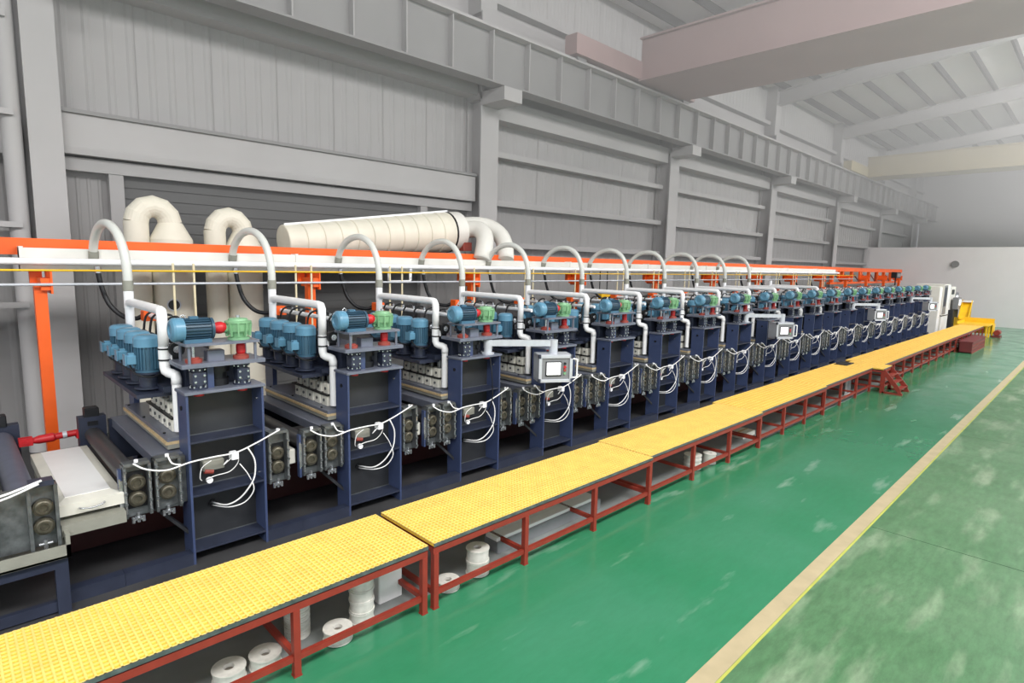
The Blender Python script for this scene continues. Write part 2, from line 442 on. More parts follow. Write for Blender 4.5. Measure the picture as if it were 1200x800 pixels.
# travelling cranes
def crane(x, wd, z0, z1, m, label, y0=-9.0):
    t = thing('bridge_crane', label, 'crane', (x, 10.3, z0))
    L = 10.3 - y0
    g = MB().box(0, wd, -L, 0, 0, z1 - z0); g.build('girder', m, t)
    MB().box(-0.12, wd + 0.12, -L, 0, -0.05, 0.0).build('lower_flange', m, t)
    MB().box(-0.12, wd + 0.12, -L, 0, z1 - z0, z1 - z0 + 0.05).build('upper_flange', m, t)
    MB().box(-3.0, wd + 0.6, -0.05, 0.35, 0.0, 0.5).build('end_carriage', m, t)
    for sx in (-2.6, wd + 0.3): MB().cyl((sx, 0.08, 0.03), (sx, 0.25, 0.03), 0.2, 14).build('wheel', 'wall_dk', t)
    return t
crane(15.2, 2.5, 8.4, 9.5, 'crane_pink', 'faded pink bridge crane girder spanning the hall overhead, the nearer of two')
crane(38.0, 1.4, 8.3, 9.3, 'crane_yellow', 'pale yellow bridge crane girder high at the far end of the hall')

# ================================================================== PRESS STATION
X0, PITCH, NST = 1.5912, 1.6757, 20
YF = 5.973
def make_motor_v(parent, a, b, with_cable=True):
    """upright motor: body, cowl, box, mount"""
    body = MB()
    body.lathe((a, b, 1.83), (0, 0, 1), [(0, 0.10), (0, 0.112), (0.02, 0.112), (0.02, 0.095), (0.26, 0.095)], 18)
    for k in range(22):
        q = 2 * PI * k / 22; cx, sy = math.cos(q), math.sin(q)
        body.obox((a + cx * 0.104, b + sy * 0.104, 1.86), (a + cx * 0.104, b + sy * 0.104, 2.09), 0.022, 0.007, (-sy, cx, 0))
    o = body.build('upright_motor', 'motor', parent)
    MB().lathe((a, b, 2.085), (0, 0, 1), [(0, 0.112), (0, 0.12), (0.085, 0.12), (0.108, 0.106), (0.12, 0.08), (0.122, 0.0)], 20).build('fan_cowl', 'motor_light', o)
    MB().box(a - 0.20, a - 0.10, b - 0.05, b + 0.05, 1.92, 2.01, 0.012).box(a - 0.205, a - 0.195, b - 0.058, b + 0.058, 1.91, 2.02).box(a - 0.17, a - 0.12, b - 0.03, b + 0.03, 2.0, 2.03).build('terminal_box', 'motor_light', o)
    MB().lathe((a, b, 1.66), (0, 0, 1), [(0, 0.13), (0.02, 0.13), (0.02, 0.085), (0.14, 0.085), (0.15, 0.125), (0.17, 0.125)], 16).build('mount_flange', 'navy_dark', o)
    if with_cable:
        MB().tube([(a - 0.16, b, 1.92), (a - 0.13, b - 0.1, 1.83), (a, b - 0.15, 1.79), (a + 0.13, b - 0.09, 1.86), (a + 0.2, b, 1.98)], 0.009, 6, 4).build('cable', 'black', o)
    return o

def make_station():
    t = thing('press_station', '', 'machine', (X0, YF, 0))
    W_, D_, H_ = 0.726, 0.28, 1.722
    # front frame
    for s_, a in ((0, 0.0), (1, W_ - 0.022)):
        o = MB().box(a, a + 0.022, 0, D_, 0.0, 1.695).build('frame_side', 'navy', t)
        if s_ == 0:
            bo = MB()
            bo.cyl((0.002, 0.14, 1.55), (-0.012, 0.14, 1.55), 0.022, 10)
            bo.build('bolt', 'black', o)
        else:
            bo = MB()
            for z in (1.55, 1.05, 0.75): MB().cyl((a + 0.002, 0.12, z), (a - 0.012, 0.12, z), 0.011, 6).build('bolt', 'bright', o)
    MB().box(0.022, W_ - 0.022, D_ - 0.02, D_, 0.0, 1.695).build('back_plate', 'charcoal', t)
    for z in (1.233, 0.70, 0.14):
        o = MB().box(0.022, W_ - 0.022, 0.006, D_ - 0.02, z - 0.02, z).build('shelf', 'navy_dark', t)
        MB().box(0.022, W_ - 0.022, D_ - 0.03, D_ - 0.02, z, z + 0.006).build('weld_seam', 'worn', o)
    MB().box(-0.015, W_ + 0.015, -0.02, D_ + 0.02, 1.695, H_, 0.006).build('top_plate', 'plate', t)
    # two bolted bushing columns, drum and collar between top and middle plate
    for a in (0.15, 0.56):
        o = MB().lathe((a, 0.12, H_), (0, 0, 1), [(0, 0.085), (0.018, 0.085), (0.018, 0.055), (0.20, 0.055), (0.20, 0.08), (0.218, 0.08)], 16).build('bushing_column', 'navy_dark', t)
        MB().box(a - 0.06, a + 0.06, 0.06, 0.18, 1.77, 1.89).build('clamp_block', 'navy_dark', o)
        bl = MB()
        for k in range(8):
            q = 2 * PI * k / 8; cx, sy = a + 0.07 * math.cos(q), 0.12 + 0.07 * math.sin(q)
            bl.cyl((cx, sy, 1.74), (cx, sy, 1.757), 0.010, 6); bl.cyl((cx, sy, 1.922), (cx, sy, 1.908), 0.010, 6)
        for aa in (a - 0.04, a + 0.04):
            for z in (1.80, 1.86): bl.cyl((aa, 0.062, z), (aa, 0.048, z), 0.012, 6)
        bl.build('bolt_ring', 'bright', o)['kind'] = 'stuff'
        MB().cyl((a, 0.12, 1.693), (a, 0.12, 1.655), 0.05, 12).build('lower_bushing', 'red', t)
    MB().lathe((0.36, 0.24, H_), (0, 0, 1), [(0, 0.11), (0.07, 0.11), (0.07, 0.09), (0.14, 0.09), (0.14, 0.12), (0.2, 0.12)], 18).build('centre_drum', 'black', t)
    MB().box(0.23, 0.29, 0.10, 0.16, H_, 1.94).build('guide_post', 'navy', t)
    MB().box(-0.02, 0.76, 0.0, 0.42, 1.945, 1.985, 0.006).build('middle_plate', 'plate', t)
    for a in (0.12, 0.56):
        o = MB().lathe((a, 0.12, 1.985), (0, 0, 1), [(0, 0.075), (0.035, 0.075), (0.035, 0.05), (0.05, 0.05)], 16).build('red_bushing', 'redbrown', t)
        MB().cyl((a, 0.12, 2.02), (a, 0.12, 2.15), 0.014, 8).build('spindle', 'bright', o)
    for a in (0.055, 0.665):
        for b in (0.02, 0.30):
            MB().cyl((a, b, 1.985), (a, b, 2.155), 0.015, 8).build('post', 'plate', t)
    MB().box(0.24, 0.40, 0.10, 0.22, 1.985, 2.09, 0.008).build('grey_block', 'plate', t)
    MB().lathe((0.56, 0.12, 2.03), (0, 0, 1), [(0, 0.035), (0.02, 0.045), (0.09, 0.045), (0.12, 0.03)], 12).build('shaft_coupling', 'red', t)
    MB().box(0.02, 0.70, -0.02, 0.34, 2.155, 2.18, 0.005).build('upper_plate', 'plate', t)
    # drive motor lying along the line
    zc, bc = 2.305, 0.14
    mb = MB().lathe((0.04, bc, zc), (1, 0, 0), [(0, 0.09), (0.24, 0.09), (0.24, 0.105), (0.265, 0.105), (0.265, 0.04), (0.3, 0.04)], 20)
    for k in range(22):
        q = 2 * PI * k / 22; cy, sz = math.cos(q), math.sin(q)
        mb.obox((0.05, bc + cy * 0.098, zc + sz * 0.098), (0.27, bc + cy * 0.098, zc + sz * 0.098), 0.007, 0.022, (0, cy, sz))
    o = mb.build('drive_motor', 'motor_fin', t)
    MB().lathe((0.045, bc, zc), (-1, 0, 0), [(0, 0.112), (0.08, 0.116), (0.10, 0.105), (0.115, 0.08), (0.115, 0.055), (0.105, 0.05), (0.105, 0.0)], 20).build('fan_cowl', 'motor_light', o)
    MB().box(0.03, 0.27, bc - 0.10, bc - 0.05, 2.18, 2.215).box(0.03, 0.27, bc + 0.05, bc + 0.10, 2.18, 2.215).build('foot', 'motor', o)
    MB().box(0.10, 0.18, bc - 0.03, bc + 0.03, 2.39, 2.43, 0.006).build('terminal_box', 'motor', o)
    MB().tube([(0.03, bc, 2.405), (0.03, bc, 2.43), (0.05, bc, 2.445), (0.07, bc, 2.43), (0.07, bc, 2.405)], 0.006, 6, 3).build('lifting_eye', 'bright', o)
    MB().lathe((0.31, bc, zc), (1, 0, 0), [(0, 0.03), (0, 0.048), (0.05, 0.06), (0.075, 0.06), (0.115, 0.045), (0.115, 0.03)], 16).build('red_coupling', 'red', t)
    gb = MB().lathe((0.41, bc, zc - 0.01), (1, 0, 0), [(0, 0.045), (0.03, 0.045), (0.03, 0.06), (0.05, 0.06)], 14)
    gb.lathe((0.55, bc, 2.18), (0, 0, 1), [(0, 0.105), (0.02, 0.105), (0.03, 0.075), (0.06, 0.085), (0.085, 0.105), (0.165, 0.115), (0.165, 0.125), (0.185, 0.125), (0.19, 0.095), (0.21, 0.085), (0.215, 0.03), (0.225, 0.0)], 18)
    o = gb.build('gearbox', 'green', t)
    rb = MB()
    for k in range(10):
        q = 2 * PI * k / 10
        rb.obox((0.55 + math.cos(q) * 0.105, bc + math.sin(q) * 0.105, 2.215), (0.55 + math.cos(q) * 0.118, bc + math.sin(q) * 0.118, 2.345), 0.014, 0.03, (math.cos(q), math.sin(q), 0))
    rb.build('rib', 'green', o)
    MB().cyl((0.55, bc, 2.40), (0.55, bc, 2.42), 0.02, 8).build('oil_cap', 'bright', o)
    # beam running back over the bed, with slide rails
    MB().box(0.10, 0.62, 0.32, 2.15, 1.70, 1.93).build('cross_beam', 'navy_dark', t)
    MB().box(-0.28, 0.10, 0.55, 2.15, 1.60, 1.64).box(-0.06, 0.12, 0.5, 2.15, 1.64, 1.70).build('motor_carriage', 'navy_dark', t)
    for b in (0.78, 1.15, 1.52, 1.89): make_motor_v(t, -0.12, b)
    # spindles and cream press blocks on the bed
    for k in range(5):
        b = 0.50 + k * 0.185
        o = MB().box(0.00, 0.14, b, b + 0.15, 1.235, 1.36, 0.01).box(0.02, 0.14, b + 0.01, b + 0.14, 1.38, 1.50, 0.01).build('press_block', 'cream', t)
        sp = MB().cyl((0.08, b + 0.075, 1.49), (0.08, b + 0.075, 1.62), 0.035, 10).cyl((-0.012, b + 0.075, 1.30), (0.0, b + 0.075, 1.30), 0.018, 8).cyl((0.01, b + 0.075, 1.44), (0.02, b + 0.075, 1.44), 0.018, 8)
        sp.build('spindle', 'worn', o)
    MB().box(-0.012, 0.15, 0.48, 1.46, 1.362, 1.378).build('clamp_bar', 'black', t)
    MB().box(0.15, 0.60, 0.30, 1.55, 1.24, 1.30).box(0.20, 0.60, 0.30, 1.55, 1.3, 1.6).build('press_beam', 'charcoal', t)
    MB().box(-0.10, 0.80, 0.29, 2.09, 1.195, 1.23, 0.004).build('bed_plate', 'plate', t)
    MB().box(-0.115, 0.81, 0.29, 2.1, 1.165, 1.195).build('felt_pad', 'felt', t)
    MB().box(-0.10, 0.80, 0.29, 2.09, 1.12, 1.165).build('under_plate', 'greybeige', t)
    MB().box(-0.25, 0.96, 0.29, 2.1, 1.00, 1.10, 0.005).box(-0.25, -0.003, 0.17, 0.29, 1.00, 1.10).box(W_ + 0.003, 0.96, 0.17, 0.29, 1.00, 1.10).build('lower_bed', 'plate', t)
    for b in (0.5, 1.3, 2.0): MB().cyl((-0.075, b, 1.23), (-0.075, b, 1.242), 0.014, 8).build('bed_bolt', 'black', t)
    # rollers
    for a, m in ((-0.44, 'roller'), (0.90, 'roller')):
        o = MB().lathe((a, 0.17, 0.95), (0, 1, 0), [(0, 0.03), (0.04, 0.03), (0.04, 0.085), (1.82, 0.085), (1.82, 0.03), (1.86, 0.03)], 20).build('rubber_roller', m, t)
        MB().lathe((a, 0.17, 0.76), (0, 1, 0), [(0, 0.03), (0.04, 0.03), (0.04, 0.075), (1.82, 0.075), (1.82, 0.03), (1.86, 0.03)], 16).build('lower_roller', 'roller', o)
    # side plates with bearing slots
    for xa, xb in ((-0.28, -0.003), (W_ + 0.003, 0.80)): MB().box(xa, xb, 0.10, 0.16, 0.63, 1.09).build('side_plate', 'worn', t)
    for a in (-0.42, -0.17, 0.88):
        hh = 1.11 if a < 0 else 1.16
        o = MB().box(a - 0.11, a - 0.085, 0.03, 0.16, 0.62, hh).box(a + 0.085, a + 0.11, 0.03, 0.16, 0.62, hh).box(a - 0.11, a + 0.11, 0.12, 0.16, 0.60, hh).box(a - 0.10, a + 0.10, 0.03, 0.14, hh - 0.01, hh + 0.02).build('bearing_housing', 'worn', t)
        for z in (0.93, 0.775):
            MB().lathe((a, 0.12, z), (0, -1, 0), [(0, 0.072), (0.05, 0.072), (0.05, 0.062), (0.06, 0.062), (0.065, 0.052), (0.065, 0.034), (0.05, 0.03), (0.05, 0.0)], 18).build('bearing', 'bearing', o)
        MB().box(a - 0.084, a + 0.084, 0.112, 0.119, 0.68, 1.03).build('slot_back', 'black', o)
        for aa in (a - 0.097, a + 0.097):
            MB().cyl((aa, 0.028, 0.66), (aa, 0.028, 1.06), 0.009, 6).build('guide_rod', 'bright', o)
        rv = MB()
        for aa in (a - 0.097, a + 0.097):
            for z in (0.66, 0.76, 0.86, 0.96, 1.06): rv.cyl((aa, 0.032, z), (aa, 0.012, z), 0.015, 6)
        rv.build('housing_bolt', 'worn', o)['kind'] = 'stuff'
        kn = MB().cyl((a, 0.08, 0.64), (a, 0.08, 0.55), 0.014, 8)
        kn.cyl((a, 0.08, 0.60), (a, 0.08, 0.585), 0.035, 8); kn.cyl((a - 0.045, 0.08, 0.575), (a + 0.045, 0.08, 0.575), 0.012, 6)
        kn.cyl((a - 0.04, 0.08, 0.55), (a - 0.04, 0.08, 0.60), 0.016, 6).cyl((a + 0.04, 0.08, 0.55), (a + 0.04, 0.08, 0.60), 0.016, 6)
        kn.build('adjusting_screw', 'bright', o)
        MB().cyl((a, 0.05, hh), (a, 0.05, hh + 0.045), 0.018, 8).build('fitting', 'pipe', o)
    MB().box(-0.56, -0.535, 0.06, 0.12, 0.60, 1.08).build('slide_rail', 'navy', t)
    MB().box(-0.562, -0.55, 0.05, 0.06, 0.70, 1.0).box(-0.55, -0.532, 0.052, 0.06, 0.72, 0.98).build('scale_strip', 'bright', t)
    # rear side plate, rear bearing posts and rear frame
    MB().box(-0.28, 0.98, 2.02, 2.08, 0.60, 1.09).build('rear_plate', 'navy_dark', t)
    for a in (-0.44, 0.90):
        o = MB().box(a - 0.13, a + 0.13, 1.98, 2.12, 0.60, 1.16).build('rear_housing', 'navy_dark', t)
        MB().box(a - 0.07, a + 0.07, 1.98, 2.12, 1.16, 1.26, 0.01).box(a - 0.05, a + 0.05, 1.97, 1.98, 1.06, 1.11).build('rear_cap', 'black', o)
    for a in (0.0, W_ - 0.06):
        MB().box(a, a + 0.06, 2.1, 2.35, 0.0, 1.70).build('rear_post', 'navy', t)
    # manifold, fittings and round knobs above the beam
    MB().cyl((0.32, 2.60, 2.24), (0.32, 0.62, 2.24), 0.03, 10).build('spray_manifold', 'pipe', t)
    MB().box(0.24, 0.40, 2.50, 2.66, 2.17, 2.30, 0.01).build('orange_bracket', 'orange', t)
    for k in range(6):
        b = 0.72 + k * 0.28
        o = MB().tube([(0.32, b, 2.26), (0.32, b + 0.02, 2.31), (0.27, b + 0.05, 2.32), (0.2, b + 0.08, 2.26), (0.17, b + 0.08, 2.1), (0.16, b + 0.08, 1.94)], 0.014, 6, 3).build('feed_hose', 'black', t)
        MB().cyl((0.32, b, 2.27), (0.32, b, 2.31), 0.02, 8).build('clip', 'bright', o)
    for k in range(5):
        b = 0.36 + k * 0.33
        o = MB().lathe((0.06, b + 0.2, 2.08), (0, -1, 0), [(0, 0.05), (0.1, 0.05), (0.1, 0.072), (0.14, 0.072), (0.14, 0.05), (0.135, 0.03)], 16).box(0.03, 0.11, b + 0.1, b + 0.18, 1.93, 2.08).build('air_cylinder', 'black', t)
        MB().lathe((0.06, b + 0.06, 2.08), (0, -1, 0), [(0, 0.035), (0.006, 0.035), (0.006, 0.015), (0.02, 0.015)], 12).build('hub', 'bright', o)
    # ground rail between frames, brace, hanging tray
    for xa, xb in ((-0.568, 0.0), (W_, 1.106)):
        MB().box(xa, xb, 0.0, 0.10, 0.0, 0.115).box(xa, xb, -0.005, 0.11, 0.115, 0.125).build('ground_rail', 'navy_dark', t)
    MB().obox((-0.28, 0.3, 0.62), (0.02, 0.14, 0.28), 0.03, 0.03).build('brace', 'charcoal', t)
    MB().box(0.985, 1.10, 0.12, 1.95, 0.76, 0.92, 0.01).build('catch_tray', 'tray', t)
    # white air hoses over the front of the frame
    f = -0.03
    def hz(pts, r=0.011): return MB().tube(pts, r * 0.62, 7, 5).build('air_hose', 'hose', t)
    hz([(-0.45, 0.02, 1.13), (-0.36, f, 1.07), (-0.20, f - 0.02, 1.03), (0.0, f - 0.02, 1.06), (0.2, f, 1.06), (0.42, f, 1.06), (0.60, f, 1.11), (0.76, f, 1.17), (0.86, f, 1.21), (0.88, 0.03, 1.20)], 0.013)
    hz([(-0.17, 0.03, 1.15), (-0.15, f, 1.08), (-0.08, f - 0.02, 1.055)], 0.012)
    hz([(0.43, f, 1.05), (0.45, f + 0.03, 0.95), (0.38, f + 0.06, 0.86), (0.25, 0.05, 0.84), (0.16, 0.06, 0.82)], 0.008)
    hz([(0.43, f, 1.06), (0.36, f + 0.02, 0.99), (0.30, f, 0.96), (0.34, f, 1.0)], 0.007)
    hz([(0.46, f + 0.02, 0.93), (0.52, f, 0.83), (0.56, f, 0.74)], 0.009)
    hz([(0.54, f, 1.08), (0.60, f, 0.95), (0.60, f, 0.80), (0.56, f, 0.70), (0.46, 0.0, 0.57), (0.34, 0.05, 0.51), (0.26, 0.24, 0.50)], 0.013)
    hz([(0.57, f, 0.72), (0.58, f, 0.62), (0.50, 0.0, 0.51), (0.36, 0.05, 0.48), (0.26, 0.24, 0.47)], 0.010)
    hz([(0.20, f + 0.03, 1.02), (0.12, f + 0.05, 0.96), (0.10, f + 0.06, 0.86), (0.12, 0.05, 0.82)], 0.008)
    o = MB().box(0.16, 0.36, 0.12, 0.24, 0.88, 0.98, 0.01).build('air_valve', 'greybeige', t)
    MB().cyl((0.17, 0.13, 0.88), (0.25, 0.13, 0.86), 0.025, 10).build('red_knob', 'redbrown', o)
    MB().box(0.38, 0.45, -0.035, 0.06, 0.99, 1.06, 0.008).build('manifold_block', 'pipe', o)
    MB().lathe((0.20, 0.10, 0.795), (0, -1, 0), [(0, 0.03), (0.03, 0.03), (0.03, 0.02), (0.028, 0.0)], 14).build('pressure_gauge', 'pipe', t)
    MB().lathe((0.27, 0.27, 0.485), (0, -1, 0), [(0, 0.04), (0.03, 0.04), (0.03, 0.025)], 12).build('cable_gland', 'black', t)
    return t

SPECIAL = {0: 'navy press station nearest the camera, standing right of the cream tray',
           2: 'third navy press station from the near end, carrying the nearest touch-screen arm',
           3: 'fourth navy press station from the near end, half hidden behind the nearest touch screen',
           19: 'last navy press station of the row, beside the tall white cabinets'}
stations = []
proto = make_station()
for k in range(NST):
    o = proto if k == 0 else copy_tree(proto, skip=('red_knob',) if k > 10 else ())
    o.location = (X0 + k * PITCH, YF, 0)
    o['label'] = SPECIAL.get(k, 'navy press station with blue motors and green gearbox, %s from the near end' % ORD[k])
    o['group'] = 'press stations of the long machine line'
    stations.append(o)

# white pipe arches above the stations, with clear hoses up to the header
def make_arch():
    t = thing('pipe_arch', '', 'pipe', (X0, YF, 0))
    r = 0.048
    MB().tube([(0.0, 2.03, 1.85), (0.0, 2.03, 2.36), (0.0, 2.02, 2.41), (0.0, 1.98, 2.45), (0.0, 1.92, 2.455), (-0.02, 0.64, 2.455), (-0.025, 0.57, 2.45), (-0.03, 0.535, 2.41), (-0.03, 0.53, 2.35), (-0.03, 0.53, 2.10)], r, 14, 1).build('bent_pipe', 'pipe', t)
    MB().cyl((0, 2.03, 2.38), (0, 2.03, 2.62), 0.052, 14).build('hose_socket', 'pipe', t)
    o = MB().lathe((-0.03, 0.53, 1.96), (0, 0, 1), [(0, 0.052), (0.14, 0.052)], 14).build('union', 'pipe', t)
    for z in (1.965, 2.075): MB().lathe((-0.03, 0.53, z), (0, 0, 1), [(0, 0.058), (0.015, 0.058)], 14).build('clamp_ring', 'black', o)
    MB().box(0.02, 0.05, 0.49, 0.55, 1.97, 2.08, 0.006).build('latch', 'pipe', o)
    MB().tube([(-0.03, 0.53, 1.97), (-0.03, 0.53, 1.90), (-0.025, 0.51, 1.86), (-0.01, 0.48, 1.845), (0.01, 0.44, 1.84), (0.03, 0.41, 1.83), (0.035, 0.40, 1.79), (0.035, 0.40, 1.74)], r, 14, 1).build('elbow', 'pipe', t)
    MB().cyl((0.035, 0.40, 1.76), (0.035, 0.40, 1.26), 0.045, 14).build('drop_pipe', 'pipe', t)
    return t
arch0 = make_arch()
def make_hose():
    t = MB().tube([(0.0, 2.03, 2.58), (0.0, 2.03, 2.80), (-0.01, 2.07, 3.02), (-0.04, 2.17, 3.22), (-0.08, 2.33, 3.335), (-0.11, 2.52, 3.36), (-0.13, 2.74, 3.31), (-0.145, 2.92, 3.19), (-0.15, 3.02, 3.06), (-0.15, 3.05, 2.96)], 0.05, 12, 10, 0.03).build('extraction_hose', 'clear_hose', None, (X0, YF, 0))
    for p, q in (((0, 2.03, 2.58), (0, 2.03, 2.70)), ((-0.15, 3.05, 2.93), (-0.147, 3.025, 3.03))):
        MB().cyl(p, q, 0.057, 14).build('hose_cuff', 'greybeige', t)
    return t
hose0 = make_hose()
def make_ublack():
    t = MB().tube([(-0.12, 3.02, 2.80), (-0.10, 3.00, 2.62), (-0.04, 2.95, 2.38), (0.08, 2.85, 2.22), (0.2, 2.72, 2.19), (0.27, 2.66, 2.23)], 0.03, 10, 6).build('black_hose', 'black', None, (X0, YF, 0))
    MB().cyl((-0.12, 3.02, 2.76), (-0.12, 3.02, 2.84), 0.038, 12).build('hose_cuff', 'bright', t)
    return t
ub0 = make_ublack()
for k in range(16):
    if k < 12:
        o = arch0 if k == 0 else copy_tree(arch0)
        o.location = (X0 + k * PITCH, YF, 0)
        tag(o, 'white PVC pipe arch standing over the %s press station from the near end' % ORD[k], 'pipe', 'white pipe arches over the stations')
    if k < 11:
        o = hose0 if k == 0 else copy_tree(hose0)
        o.location = (X0 + k * PITCH, YF, 0)
        tag(o, 'clear ribbed hose from the overhead duct to the %s pipe arch from the near end' % ORD[k], 'hose', 'clear hoses looping over the line')
    o = ub0 if k == 0 else copy_tree(ub0)
    o.location = (X0 + k * PITCH, YF, 0)
    tag(o, 'black drooping hose behind the %s station from the near end' % ORD[k], 'hose', 'black hoses under the duct')

# ---------------------------------------------------------------- touch screens on swing arms
def make_hmi(label, k):
    x = X0 + k * PITCH + 0.55
    t = thing('touch_screen', label, 'control panel', (x, YF + 0.08, 1.722), 'touch screens on swing arms')
    MB().lathe((0, 0, 0.0), (0, 0, 1), [(0, 0.09), (0.025, 0.09), (0.025, 0.06), (0.13, 0.055)], 16).build('arm_base', 'alu', t)
    hx, hy = 0.76, -0.56
    a = Vector((0, 0, 0.16)); b = Vector((hx, hy, 0.16))
    arm = MB().obox(a, b, 0.075, 0.085).build('arm', 'alu', t)
    MB().cyl((0, 0, 0.09), (0, 0, 0.21), 0.062, 16).build('elbow', 'alu', arm)
    MB().cyl((hx, hy, 0.0), (hx, hy, 0.21), 0.062, 16).build('elbow', 'alu', arm)
    if k == 2:
        MB().tube([(-0.02, -0.06, 0.02), (-0.03, -0.13, -0.3), (-0.02, -0.13, -0.65), (-0.05, -0.05, -0.85)], 0.008, 6, 4).build('power_cable', 'black', t)
    # enclosure turned to face the aisle and the near end
    rzz = -math.radians(32)
    def P(m, name, mt, par=t): 
        o = m.build(name, mt, par, (hx, hy, 0) if par is t else (0, 0, 0), rzz if par is t else 0); return o
    w, h, d = 0.235, 0.37, 0.14
    box = P(MB().box(-w, w, -d, d, -h, 0.0), 'enclosure', 'panel_grey')
    fr = MB()
    fr.box(-w - 0.012, w + 0.012, -d - 0.02, d + 0.01, -0.035, 0.012, 0.008); fr.box(-w - 0.012, w + 0.012, -d - 0.02, d + 0.01, -h - 0.012, -h + 0.03, 0.008)
    fr.box(-w - 0.012, -w + 0.03, -d - 0.02, d + 0.01, -h, 0); fr.box(w - 0.03, w + 0.012, -d - 0.02, d + 0.01, -h, 0)
    P(fr, 'enclosure_frame', 'alu', box)
    cr = MB()
    for sx in (-1, 1):
        for z in (-h - 0.014, -0.04): cr.box(sx * (w + 0.016) - 0.03 * (sx > 0), sx * (w + 0.016) + 0.03 * (sx < 0), -d - 0.024, -d + 0.02, z, z + 0.055)
    P(cr, 'corner', 'navy_dark', box)
    P(MB().box(-0.145, 0.085, -d - 0.012, -d + 0.002, -0.295, -0.085), 'bezel', 'black', box)
    P(MB().box(-0.132, 0.072, -d - 0.015, -d - 0.01, -0.275, -0.098), 'screen', 'screen', box)
    bt = MB().cyl((0.135, -d, -0.115), (0.135, -d - 0.02, -0.115), 0.018, 10); P(bt, 'button', 'black', box)
    for z, m in ((-0.165, 'red'), (-0.21, 'redbrown'), (-0.255, 'green')):
        P(MB().cyl((0.135, -d, z), (0.135, -d - 0.02, z), 0.02, 10), 'button', m, box)
    P(MB().tube([(w + 0.01, -d + 0.01, -0.05), (w + 0.07, -d - 0.01, -0.055), (w + 0.08, -d - 0.01, -0.08), (w + 0.08, -d - 0.01, -0.29), (w + 0.07, -d - 0.01, -0.315), (w + 0.01, -d + 0.01, -0.32)], 0.012, 8, 2), 'handle', 'pipe', box)
    return t
make_hmi('grey touch-screen panel nearest the camera, on a white arm from the third station', 2)
make_hmi('grey touch-screen panel on a white arm from the eighth station', 7)
make_hmi('grey touch-screen panel on a white arm from the thirteenth station', 12)
make_hmi('grey touch-screen panel farthest down the line, nearest the white cabinets', 17)

# ================================================================== OVERHEAD RACK, DUCTS, PIPES
XR = 43.2
t = thing('overhead_rack', 'long orange steel beam on orange posts running behind the machine line', 'rack', (0, 9.3, 0))
MB().box(-12, XR, -0.1, 0.1, 2.97, 3.17).build('top_beam', 'orange', t)
MB().box(30, XR, -0.08, 0.08, 2.36, 2.46).build('lower_beam', 'orange', t)
for n in range(-2, 14):
    x = 0.87 + n * 3.35
    if x > XR: break
    o = MB().box(x - 0.06, x + 0.06, -0.5, -0.38, 0.0, 2.62).build('post', 'orange', t)
    MB().box(x + 0.0, x + 0.11, -0.56, -0.12, 2.56, 2.70).box(x + 0.09, x + 0.11, -0.58, -0.1, 2.52, 2.79).box(x - 0.06, x + 0.06, -0.14, -0.06, 2.6, 3.0).build('bracket', 'orange', o)
    MB().box(x - 0.12, x + 0.12, -0.56, -0.32, 0, 0.015).build('foot_plate', 'orange', o)
for n in range(10):
    x = 30.4 + n * 1.5
    if x > XR: break
    MB().box(x - 0.08, x + 0.08, -0.07, 0.07, 2.4, 2.98).build('upright', 'orange', t)
    if n < 8: MB().obox((x + 0.1, 0, 2.92), (x + 1.4, 0, 2.46), 0.03, 0.05).build('diagonal', 'rust_dark', t)

d = thing('header_duct', 'off-white box duct running along the front of the orange beam', 'duct', (0, 9.05, 0))
MB().box(0.72, 30, -0.02, 0.13, 2.80, 3.055).build('duct_body', 'duct', d)
for n in range(9): MB().box(0.72 + n * 3.35, 0.76 + n * 3.35, -0.035, 0.14, 2.79, 3.07).build('duct_joint', 'duct', d)
tag(MB().cyl((-12, 8.90, 2.895), (30, 8.90, 2.895), 0.042, 14).build('white_pipe', 'pipe'), 'long white pipe in front of the overhead box duct', 'pipe')
tag(MB().cyl((-12, 8.72, 2.795), (32, 8.72, 2.795), 0.013, 10).build('yellow_pipe', 'yellow_paint'), 'thin yellow pipe running under the long white pipe', 'pipe')
tag(MB().cyl((-12, 8.72, 2.63), (32, 8.72, 2.63), 0.017, 10).build('grey_conduit', 'alu'), 'thin grey conduit, lowest of the long overhead lines', 'pipe')
ties = MB()
for k in range(16):
    x = X0 + k * PITCH
    for j, a in enumerate((0.67, 0.92)):
        o = MB().cyl((x + a, 8.74, 2.9), (x + a, 8.74, 1.95), 0.016, 8).build('drop_tube', 'gold')
        tag(o, 'thin cream drop tube behind the %s station from the near end, %s of two' % (ORD[k], ('left', 'right')[j]), 'tube', 'cream drop tubes behind the line')

t = thing('hoist', 'yellow and orange hoist hanging from the overhead pipes behind the seventh station', 'hoist', (11.95, 8.86, 2.14))
MB().box(-0.22, 0.22, -0.1, 0.1, 0.0, 0.2, 0.02).build('hoist_body', 'yellow_paint', t)
MB().cyl((0.22, 0, 0.1), (0.62, 0, 0.1), 0.09, 14).build('hoist_motor', 'orange', t)
for x in (-0.15, 0.15): MB().cyl((x, 0.04, 0.2), (x, 0.04, 0.72), 0.012, 6).build('hanger', 'black', t)
t = thing('drain_loop', 'white U-shaped pipe loop hanging under the white pipe behind the third station', 'pipe', (5.70, 8.90, 2.63))
MB().tube([(0, 0, 0.25), (0, 0, 0.03), (0.03, 0, 0.0), (0.42, 0, 0.0), (0.45, 0, 0.03), (0.45, 0, 0.25)], 0.026, 10, 1).build('loop_pipe', 'pipe', t)
for x in (0, 0.45): MB().cyl((x, 0, 0.17), (x, 0, 0.22), 0.034, 10).build('collar', 'alu', t)

